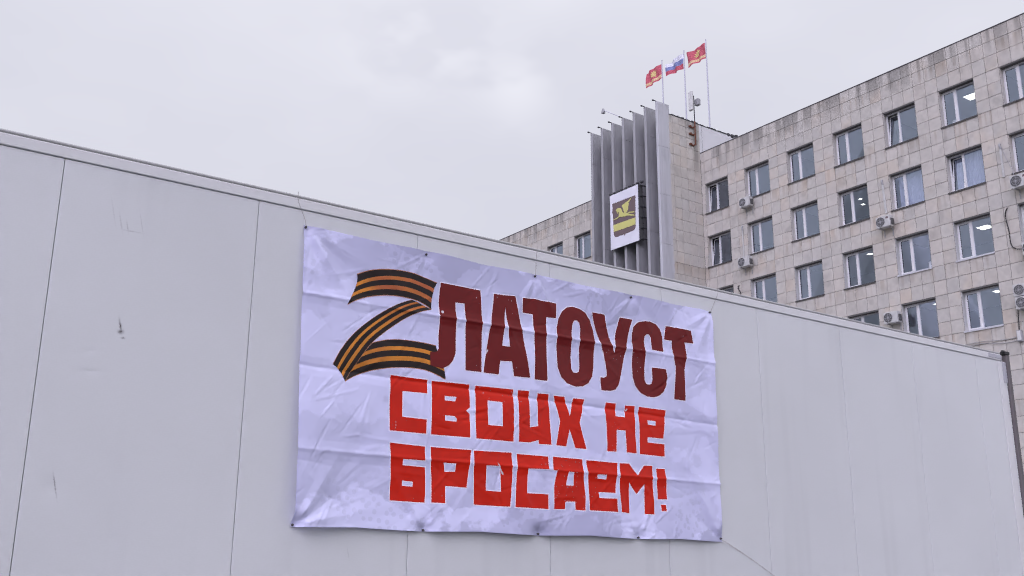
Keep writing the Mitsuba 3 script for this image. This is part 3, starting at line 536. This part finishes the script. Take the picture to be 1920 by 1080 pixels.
# ---- windows
TILT = {(4, 0), (5, 1), (0, 0), (0, 1)}
LIGHT_REVEAL = {3, 4}
for s0, zh in openings:
    col = round(s0 / BAY); row = round((HEAD - zh) / FL)
    zb = zh - HOP; x0, x1 = s0 + .035, s0 + WOP - .03; f0, f1 = REVEAL, REVEAL + .07; t = .062
    mx = x0 + (x1 - x0) * .40
    fr = [bx(x0, x0 + t, f0, f1, zb + .04, zh - .06), bx(x1 - t, x1, f0, f1, zb + .04, zh - .06), bx(x0 + t, x1 - t, f0, f1, zh - .06 - t, zh - .06), bx(x0 + t, x1 - t, f0, f1, zb + .04, zb + .04 + t), bx(mx - .05, mx + .05, f0 - .012, f1, zb + .04 + t, zh - .06 - t)]
    wk = add(ob + '__window', cat_(fr), 'pvc', MB)
    # opening sash on the left
    a0, a1, c0, c1 = x0 + t + .004, mx - .054, zb + .04 + t + .004, zh - .06 - t - .004
    tl_ = math.radians(7 if (col, row) in TILT and s0 > -1 else 0)
    R = np.eye(4); R[1, 1] = R[2, 2] = math.cos(tl_); R[1, 2] = math.sin(tl_); R[2, 1] = -math.sin(tl_)
    Ms = MB @ tr(0, f0 - .008, c0) @ R
    H = c1 - c0; q = .05
    add(wk + '__sash', cat_([bx(a0, a0 + q, 0, .06, 0, H), bx(a1 - q, a1, 0, .06, 0, H), bx(a0 + q, a1 - q, 0, .06, H - q, H), bx(a0 + q, a1 - q, 0, .06, 0, q)]), 'pvc', Ms)
    add(wk + '__gasket', cat_([bx(a0 + q, a0 + q + .012, .012, .05, q, H - q), bx(a1 - q - .012, a1 - q, .012, .05, q, H - q), bx(a0 + q + .012, a1 - q - .012, .012, .05, H - q - .012, H - q)]), 'gasket', Ms)
    def pane(xa, xb, za, zb_, y): return (np.array([[xa, y, za], [xb, y, za], [xb, y, zb_], [xa, y, zb_]]), np.array([[0, 1, 2], [0, 2, 3]]))
    add(wk + '__pane', pane(a0 + q, a1 - q, q, H - q, .03), 'glass', Ms)
    add(wk + '__pane', pane(mx + .05, x1 - t, c0, c1, f0 + .03), 'glass', MB)
    add(wk + '__reveal', cat_([bx(s0 - .0, s0 + .032, .036, f1, zb, zh)]), 'plaster' if row >= 2 else 'stone_4', MB)
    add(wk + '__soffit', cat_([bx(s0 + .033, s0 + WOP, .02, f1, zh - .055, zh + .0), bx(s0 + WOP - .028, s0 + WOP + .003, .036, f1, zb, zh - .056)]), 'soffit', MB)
    add(wk + '__sill', cat_([bx(s0 - .02, s0 + WOP + .02, -.05, f0, zb - .012, zb + .02), bx(s0 - .02, s0 + WOP + .02, -.052, -.044, zb - .055, zb - .013)]), 'sill_light' if (col, row) in ((5, 2), (5, 3), (4, 2)) else 'sill_dark', MB)
# ---- rooms behind the glass
ms, cs = [], []
for r in range(6):
    zc = HEAD + .35 - FL * r
    for a, b in ((TS + .31, SEND), (-28, -6.8)):
        ms.append(bx(a, b, .34, 6.0, zc - FL + .001, zc - FL + .25)); cs.append(bx(a, b, .34, 6.0, zc, zc + .02))
        ms.append(bx(a, b, 5.2, 5.3, zc - FL + .26, zc - .01))
    for k in (5.47, 11.56, 17.65, 23.7, -10.0, -13.05):
        ms.append(bx(k, k + .1, .34, 5.15, zc - FL + .26, zc - .01))
add(ob + '__interior', cat_(ms), 'interior', MB)
add(ob + '__ceiling', cat_(cs), 'interior_ceiling', MB)

# ---- ceiling lamps seen lit through the glass
scene['lamp_glow'] = {'type': 'diffuse', 'reflectance': {'type': 'rgb', 'value': [.6, .6, .6]}}
LAMPS = [(15.60, 2.45, 0, .62, 'lit square ceiling lamp behind the top floor window near the right edge'), (15.22, 2.80, 2, .56, 'lit square ceiling lamp in the third window row near the right edge'),
         (15.66, 2.52, 3, .42, 'lit ceiling lamp in the lowest fully seen window at the right'), (8.76, 2.53, 1, .16, 'small lit lamp high in the fourth window of the second row'), (8.34, 3.35, 1, .18, 'two close small lit lamps deeper in the fourth window of the second row'),
         (9.33, 2.12, 2, .26, 'lit ceiling lamp in the fourth window of the third row'), (12.49, 2.38, 3, .16, 'tiny lit lamp in the fifth window of the fourth row')]
LAMPS[4] = (8.34, 3.35, 1, .18, 'second small lit lamp, the lower one in the fourth window of the second row')
for s, y, r, w, lab in LAMPS:
    zc = HEAD + .35 - FL * r
    k = thing('ceiling_lamp', lab, 'ceiling lamp')
    add(k + '__housing', cat_([bx(s - w / 2 - .03, s + w / 2 + .03, y - w / 2 - .03, y + w / 2 + .03, zc - .035, zc - .002)]), 'pvc', MB)
    v = np.array([[s - w / 2, y - w / 2, zc - .04], [s - w / 2, y + w / 2, zc - .04], [s + w / 2, y + w / 2, zc - .04], [s + w / 2, y - w / 2, zc - .04]])
    add(k + '__diffuser', (v, np.array([[0, 1, 2], [0, 2, 3]])), 'lamp_glow', MB, emitter={'type': 'area', 'radiance': {'type': 'rgb', 'value': [1.0, 1.03, .97]}})
# ---- curtains
for (c, r), lab in {(4, 1): 'pale pleated curtain behind the fifth window of the second row', (5, 1): 'pale pleated curtain behind the second row window near the right edge'}.items():
    s0, zh = c * BAY, HEAD - FL * r; xs_ = np.linspace(s0 + .2, s0 + WOP, 120)
    yy = .52 + .03 * np.sin(xs_ * 52 + .9 * np.sin(xs_ * 9)); v = np.vstack([np.stack([xs_, yy, xs_ * 0 + zh - HOP + .02], 1), np.stack([xs_, yy, xs_ * 0 + zh + .1], 1)])
    i = np.arange(119); add('curtain', (v, np.stack([i, i + 1, i + 121, i + 120], 1)), 'curtain', MB, smooth=True, label=lab, cat='curtain')

# ================================================================ things on the facade
def ac_unit(s, z, lab, w=.80, h=.56, badge=False):
    k = thing('air_conditioner', lab, 'air conditioner', 'air conditioner units on the facade')
    y0, y1 = -.46, -.14
    add(k + '__body', bx(s - w / 2, s + w / 2, y0, y1, z - h / 2, z + h / 2, .012), 'ac_white', MB)
    fx = s - w * .17; r = h * .43
    ring = [cyl((fx, y0 - .012, z), (fx, y0 + .004, z), r, 28)]
    fa = add(k + '__fan_grille', ring[0], 'ac_dark', MB, smooth=40)
    gr = [trimesh.creation.torus(rr_, .007, 24, 5) for rr_ in (r * .35, r * .68, r * .98)]
    for g_ in gr: g_.apply_transform(trimesh.transformations.rotation_matrix(math.pi / 2, (1, 0, 0))); g_.apply_translation((fx, y0 - .016, z))
    gr += [bx(fx - r, fx + r, y0 - .02, y0 - .014, z - .006, z + .006), bx(fx - .006, fx + .006, y0 - .021, y0 - .0135, z - r, z + r), cyl((fx, y0 - .024, z), (fx, y0 - .012, z), r * .2, 14)]
    add(fa + '__guard', cat_(gr), 'grey_paint', MB)
    add(k + '__valve_cover', bx(s + w / 2 + .001, s + w / 2 + .05, y0 + .08, y1 - .02, z - h * .35, z + h * .2, .01), 'ac_dark', MB)
    if badge: add(k + '__badge', bx(s + w * .22, s + w * .40, y0 - .004, y0 + .002, z + h * .18, z + h * .36), 'emblem_brown', MB)
    for q in (-.3, .3):
        add(k + '__bracket', cat_([bx(s + q * w - .018, s + q * w + .018, y0 - .03, -.005, z - h / 2 - .045, z - h / 2 - .002), bx(s + q * w - .018, s + q * w + .018, -.04, -.004, z - h / 2 - .4, z - h / 2 - .046)]), 'grey_paint', MB)
    return k
ac_unit(3.32, 19.76, 'white air conditioner just below left of the second window in the top row', .74, .54)
ac_unit(3.02, 16.32, 'white air conditioner under a thin vertical pipe, beside the second window of the second row', .78, .56)
ac_unit(11.93, 16.20, 'white air conditioner under a long white vertical pipe, between the fourth and fifth windows', .76, .56, True)
ac_unit(18.72, 16.22, 'white air conditioner with round dark fan under a sloping wire, highest at the right', .80, .58, True)
ac_unit(11.86, 11.42, 'white air conditioner just above the trailer roof line, left of a window', .74, .54)
ac_unit(18.86, 13.16, 'air conditioner cut by the right picture edge at the end of a black looped cable', .80, .56)
ac_unit(18.24, 11.42, 'upper one of two stacked air conditioners at the right edge', .78, .52, True)
ac_unit(18.26, 10.86, 'lower one of two stacked air conditioners at the right edge', .78, .52)
def pipe(s, za, zb, lab, w=.09, s2=None):
    s2 = s if s2 is None else s2
    k = thing('pipe_cover', lab, 'pipe')
    m = bx(-w / 2, w / 2, -.07, -.006, 0, za - zb, .01); v = m.vertices.copy(); v[:, 0] += s2 + (s - s2) * v[:, 2] / (za - zb); v[:, 2] += zb; m.vertices = v
    add(k + '__duct', m, 'ac_white', MB)
    add(k + '__elbow', tube(curve([(s, -.03, za + .005), (s + .005, -.05, za + .1), (s - .02, -.055, za + .2), (s + .01, .0, za + .27)], 10), .045, 8), 'grey_paint', MB, smooth=50)
pipe(11.83, 18.22, 16.72, 'long white vertical pipe cover above an air conditioner between windows', .10, 11.90)
pipe(2.73, 18.30, 16.70, 'thin white vertical pipe cover beside the second window of the second row', .06)
pipe(17.88, 18.05, 16.72, 'white vertical pipe cover left of the highest air conditioner at the right edge', .085)
add('cable', tube(curve([(17.95, -.03, 18.2), (18.05, -.05, 17.7), (18.3, -.12, 17.0), (18.42, -.2, 16.5)], 12), .012, 5), 'grey_paint', MB, label='thin grey cable sloping to the highest air conditioner at the right edge', cat='cable')
add('cable', tube(curve([(17.85, -.02, 15.3), (17.74, -.05, 15.05), (17.73, -.05, 14.8), (17.80, -.05, 14.2), (17.80, -.05, 13.8), (17.86, -.05, 13.5), (18.0, -.07, 13.36), (18.5, -.2, 13.3)], 26), .024, 6), 'wire', MB, label='black looped cable hanging down to the air conditioner at the right edge', cat='cable')
add('cable', tube(curve([(17.75, -.03, 10.9), (17.72, -.04, 10.4), (17.70, -.05, 9.8)], 8), .02, 5), 'wire', MB, label='dark vertical cable from the stacked air conditioners to the grey box', cat='cable')
for dz, lab in ((0, 'upper of two thin horizontal wires along the wall near the right edge'), (-.14, 'lower of two thin horizontal wires along the wall near the right edge')):
    add('cable', tube(curve([(17.55, -.03, 9.52 + dz), (16.9, -.04, 9.50 + dz), (16.0, -.05, 9.58 + dz * .6), (15.0, -.04, 9.56 + dz), (13.2, -.03, 9.60 + dz)], 20), .014, 5), 'grey_paint', MB, label=lab, cat='cable')
add('cable', tube(curve([(2.25, -.02, 15.2), (2.20, -.06, 15.05), (2.26, -.05, 14.9), (2.24, -.04, 14.5)], 8), .03, 5), 'wire', MB, label='short dark cable stub on the stone wall just above the trailer roof', cat='cable')
jb = thing('junction_box', 'grey wall box with a domed cover below the stacked air conditioners', 'box')
add(jb + '__case', bx(17.60, 17.82, -.16, -.004, 9.28, 9.78, .02), 'grey_paint', MB)
add(jb + '__lid', bx(17.63, 17.79, -.18, -.161, 9.33, 9.73, .006), 'grey_plastic', MB)

# ---- emblem board on its frame in front of the fins
eb = thing('emblem_board', 'white board with the brown and yellow winged horse coat of arms, hung on the fins', 'sign')
BY = -3.68
add(eb + '__panel', bx(-4.41, -1.91, BY, BY + .05, 18.22, 21.70, .01), 'board_white', MB)
SH = [(-4.19, 21.12), (-2.13, 21.08), (-2.115, 20.90), (-2.16, 20.84), (-2.13, 20.75), (-2.15, 19.75), (-2.17, 19.12), (-2.24, 19.0), (-2.37, 18.94), (-3.06, 18.92), (-3.13, 18.80), (-3.19, 18.92), (-3.88, 18.93), (-4.01, 18.98), (-4.08, 19.12), (-4.12, 19.6), (-4.13, 20.45), (-4.20, 20.55), (-4.20, 20.68), (-4.15, 20.75)]
def plate(poly, y, th_=.012):
    m = trimesh.creation.extrude_polygon(Polygon(poly).buffer(0), th_); v = m.vertices.copy(); m.vertices = np.stack([v[:, 0], y - v[:, 2], v[:, 1]], 1); m.fix_normals(); return m
add(eb + '__shield', plate(SH, BY - .001), 'emblem_brown', MB)
add(eb + '__band', plate([(-4.105, 19.74), (-2.15, 19.69), (-2.16, 19.26), (-4.085, 19.30)], BY - .014), 'emblem_yellow', MB)
WING = [(-2.42, 21.04), (-2.69, 20.92), (-3.09, 20.83), (-3.32, 20.78), (-3.2, 20.51), (-3.11, 20.25), (-2.94, 20.2), (-2.74, 20.37), (-2.77, 20.52), (-2.69, 20.64), (-2.71, 20.79), (-2.53, 20.92)]
BODY = [(-3.85, 20.6), (-3.76, 20.67), (-3.59, 20.69), (-3.39, 20.63), (-3.35, 20.55), (-3.2, 20.27), (-2.98, 20.19), (-2.77, 20.15), (-2.58, 20.17), (-2.2, 20.08), (-2.2, 20.03), (-2.59, 20.1), (-2.78, 20.11), (-2.21, 19.87), (-2.21, 19.81), (-2.85, 20.01), (-3.11, 20.01), (-3.51, 20.1), (-3.75, 20.05), (-4.1, 20.03), (-4.08, 20.07), (-3.78, 20.11), (-3.61, 20.15), (-3.56, 20.28), (-3.58, 20.43), (-3.64, 20.49), (-3.69, 20.34), (-3.73, 20.45)]
add(eb + '__wing', plate(WING, BY - .014), 'emblem_yellow', MB)
add(eb + '__horse', plate(BODY, BY - .0275), 'emblem_yellow', MB)
fr = []
for xx in (-4.40, -3.15, -1.97):
    fr += [bx(xx, xx + .06, BY + .052, BY + .11, 18.2, 21.72)]
for zz in (18.3, 18.97, 19.64, 20.3, 20.97, 21.62):
    fr += [bx(-4.40, -1.80, BY + .112, BY + .16, zz, zz + .07)]
    for xx in (-4.45, -1.86): fr += [bx(xx, xx + .07, BY + .162, -2.6, zz + .005, zz + .065)]
add(eb + '__frame', cat_(fr), 'dark_metal', MB)
add(eb + '__side_cover', bx(-1.905, -1.885, BY + .03, -3.3, 18.25, 21.68), 'ac_dark', MB)
fl_ = []
for k, xx in enumerate(np.linspace(-4.5, -1.75, 9)): fl_ += [bx(xx, xx + .17, BY + .0, BY + .2, 21.74 + (.03 if k % 2 else 0), 21.86, .02), bx(xx + .06, xx + .1, BY + .06, BY + .15, 21.70, 21.75)]
add(eb + '__lamp_row', cat_(fl_), 'dark_metal', MB)

# ---- flood lamp on an arm over the fins
fa = thing('floodlight', 'small floodlight on a thin arm reaching out over the fin tops', 'floodlight')
add(fa + '__arm', cyl((-3.47, -3.4, 26.66), (-5.02, -3.5, 27.70), .028, 6), 'pole', MB)
add(fa + '__head', trimesh.convex.convex_hull(np.array([(-5.18, -3.62, 27.52), (-4.98, -3.62, 27.50), (-5.18, -3.4, 27.52), (-4.98, -3.4, 27.50), (-5.10, -3.56, 27.82), (-5.02, -3.56, 27.82), (-5.10, -3.46, 27.82), (-5.02, -3.46, 27.82), (-4.93, -3.5, 27.66)])), 'grey_paint', MB)

# ---- antenna on a rusty mast at the tower side
am = thing('antenna', 'white panel antenna on a rusty mast bolted to the tower side', 'antenna')
sx = TS + .24
add(am + '__mast', cyl((sx, -.57, 25.9), (sx, -.57, 27.6), .032, 10), 'dark_metal', MB, smooth=40)
add(am + '__lower_mast', cyl((sx, -.57, 24.35), (sx, -.57, 25.9), .042, 10), 'rust', MB, smooth=40, label='rusty lower part of the mast')
add(am + '__panel', bx(sx - .17, sx + .15, -.90, -.74, 26.55, 27.80, .03), 'grey_plastic', MB)
add(am + '__radio_unit', cat_([bx(sx - .08, sx + .22, -.44, -.2, 27.0, 27.42, .02), bx(sx - .02, sx + .02, -.60, -.43, 27.1, 27.3)]), 'grey_paint', MB)
for zz in (24.4, 25.08, 25.56):
    add(am + '__bracket', cat_([bx(TS + .045, sx + .04, -.60, -.54, zz - .03, zz + .03), bx(TS + .045, TS + .075, -.92, -.5, zz - .05, zz + .05), bx(TS + .076, TS + .2, -.92, -.8, zz - .06, zz + .05, .01)]), 'rust', MB)

# ---- flagpoles and flags
FY = 3.0
FLG = [(-6.27, 33.75, 33.57, 1.16, 'left', 'red'), (-4.16, 33.56, 33.42, 1.14, 'middle', 'tri'), (-2.14, 33.48, 33.31, 1.10, 'right', 'red')]
def flag_pt(u, v, i, xp, zt, h, off=0):
    """cloth point: u from the pole outwards, v from the top edge down"""
    L = 1.66
    x = xp - .05 - L * u * (1 - .03 * u)
    ph = (0.4, 2.0, 3.6)[i]
    y = FY + (.09, .16, .15)[i] * u ** .7 * np.sin(u * 8.0 + ph + v * 1.2) + .05 * np.sin(u * 15 + v * 4 + ph) + off
    droop = (.16, .16, .08)[i]
    z = zt - droop * u ** 1.6 - h * v * (1 - (.02, .22, .02)[i] * u) + .035 * np.sin(u * 7.5 + ph + 1) * u
    return np.stack([x, y, z], -1)
def flag_band(i, xp, zt, h, v0, v1, u0=0, u1=1, off=0):
    u, v = np.meshgrid(np.linspace(u0, u1, 46), np.linspace(v0, v1, 12), indexing='ij'); V = flag_pt(u, v, i, xp, zt, h, off).reshape(-1, 3)
    I = np.arange(46 * 12).reshape(46, 12); return V, np.stack([I[:-1, :-1], I[:-1, 1:], I[1:, 1:], I[1:, :-1]], -1).reshape(-1, 4)
BIRD = [(.30, .30), (.36, .22), (.40, .30), (.46, .12), (.50, .26), (.58, .18), (.55, .34), (.66, .30), (.58, .44), (.68, .50), (.56, .52), (.62, .62), (.48, .56), (.40, .60), (.36, .68), (.37, .52), (.30, .46), (.38, .42)]
for i, (xp, ztop, zf, h, pos, kind_) in enumerate(FLG):
    k = thing('flagpole', f'{pos} one of three thin white flagpoles on the tower roof', 'flagpole', 'flagpoles on the tower roof')
    add(k + '__pole', tube([(xp, FY, 25.8), (xp, FY, 29), (xp, FY, ztop)], np.array([.055, .05, .04]), 8), 'pole', MB, smooth=40)
    add(k + '__finial', trimesh.Trimesh(trimesh.creation.icosphere(1).vertices * .045 + np.array([xp, FY, ztop + .03]), trimesh.creation.icosphere(1).faces), 'pole', MB, smooth=True)
    if kind_ == 'tri':
        k = thing('flag', 'white, blue and red striped flag on the middle pole', 'flag', 'flags on the tower roof')
        for nm, a, b in (('flag_white', 0, .333), ('flag_blue', .333, .667), ('flag_red', .667, 1)): add(k + '__stripe', flag_band(i, xp, zf, h, a, b), nm, MB, smooth=True)
    else:
        k = thing('flag', f'red flag with a yellow band and golden winged emblem on the {pos} pole', 'flag', 'flags on the tower roof')
        add(k + '__cloth', flag_band(i, xp, zf, h, 0, .72), 'flag_red', MB, smooth=True)
        add(k + '__band', flag_band(i, xp, zf, h, .72, .90), 'flag_yellow', MB, smooth=True)
        add(k + '__hem', flag_band(i, xp, zf, h, .90, 1), 'flag_red', MB, smooth=True)
        v2, f2 = sheet(Polygon(BIRD).buffer(0), .05, 0, 0)
        add(k + '__emblem', (flag_pt(v2[:, 0], v2[:, 1], i, xp, zf, h, -.012), f2), 'flag_gold', MB)

# ---- bits on the inner window sills
for (c, r, dx, w, h, lab) in ((4, 2, 1.40, .26, .42, 'white box on the inner sill of the fifth window in the third row'), (5, 0, .34, .2, .34, 'pale carton on the inner sill of the top row window near the right edge')):
    zb = HEAD - FL * r - HOP + .03; k = thing('carton', lab, 'box')
    add(k + '__case', bx(c * BAY + dx, c * BAY + dx + w, .42, .60, zb, zb + h, .008), 'pvc', MB)
    add(k + '__flap', bx(c * BAY + dx + .01, c * BAY + dx + w - .01, .38, .42, zb + h - .05, zb + h - .03), 'pvc', MB)
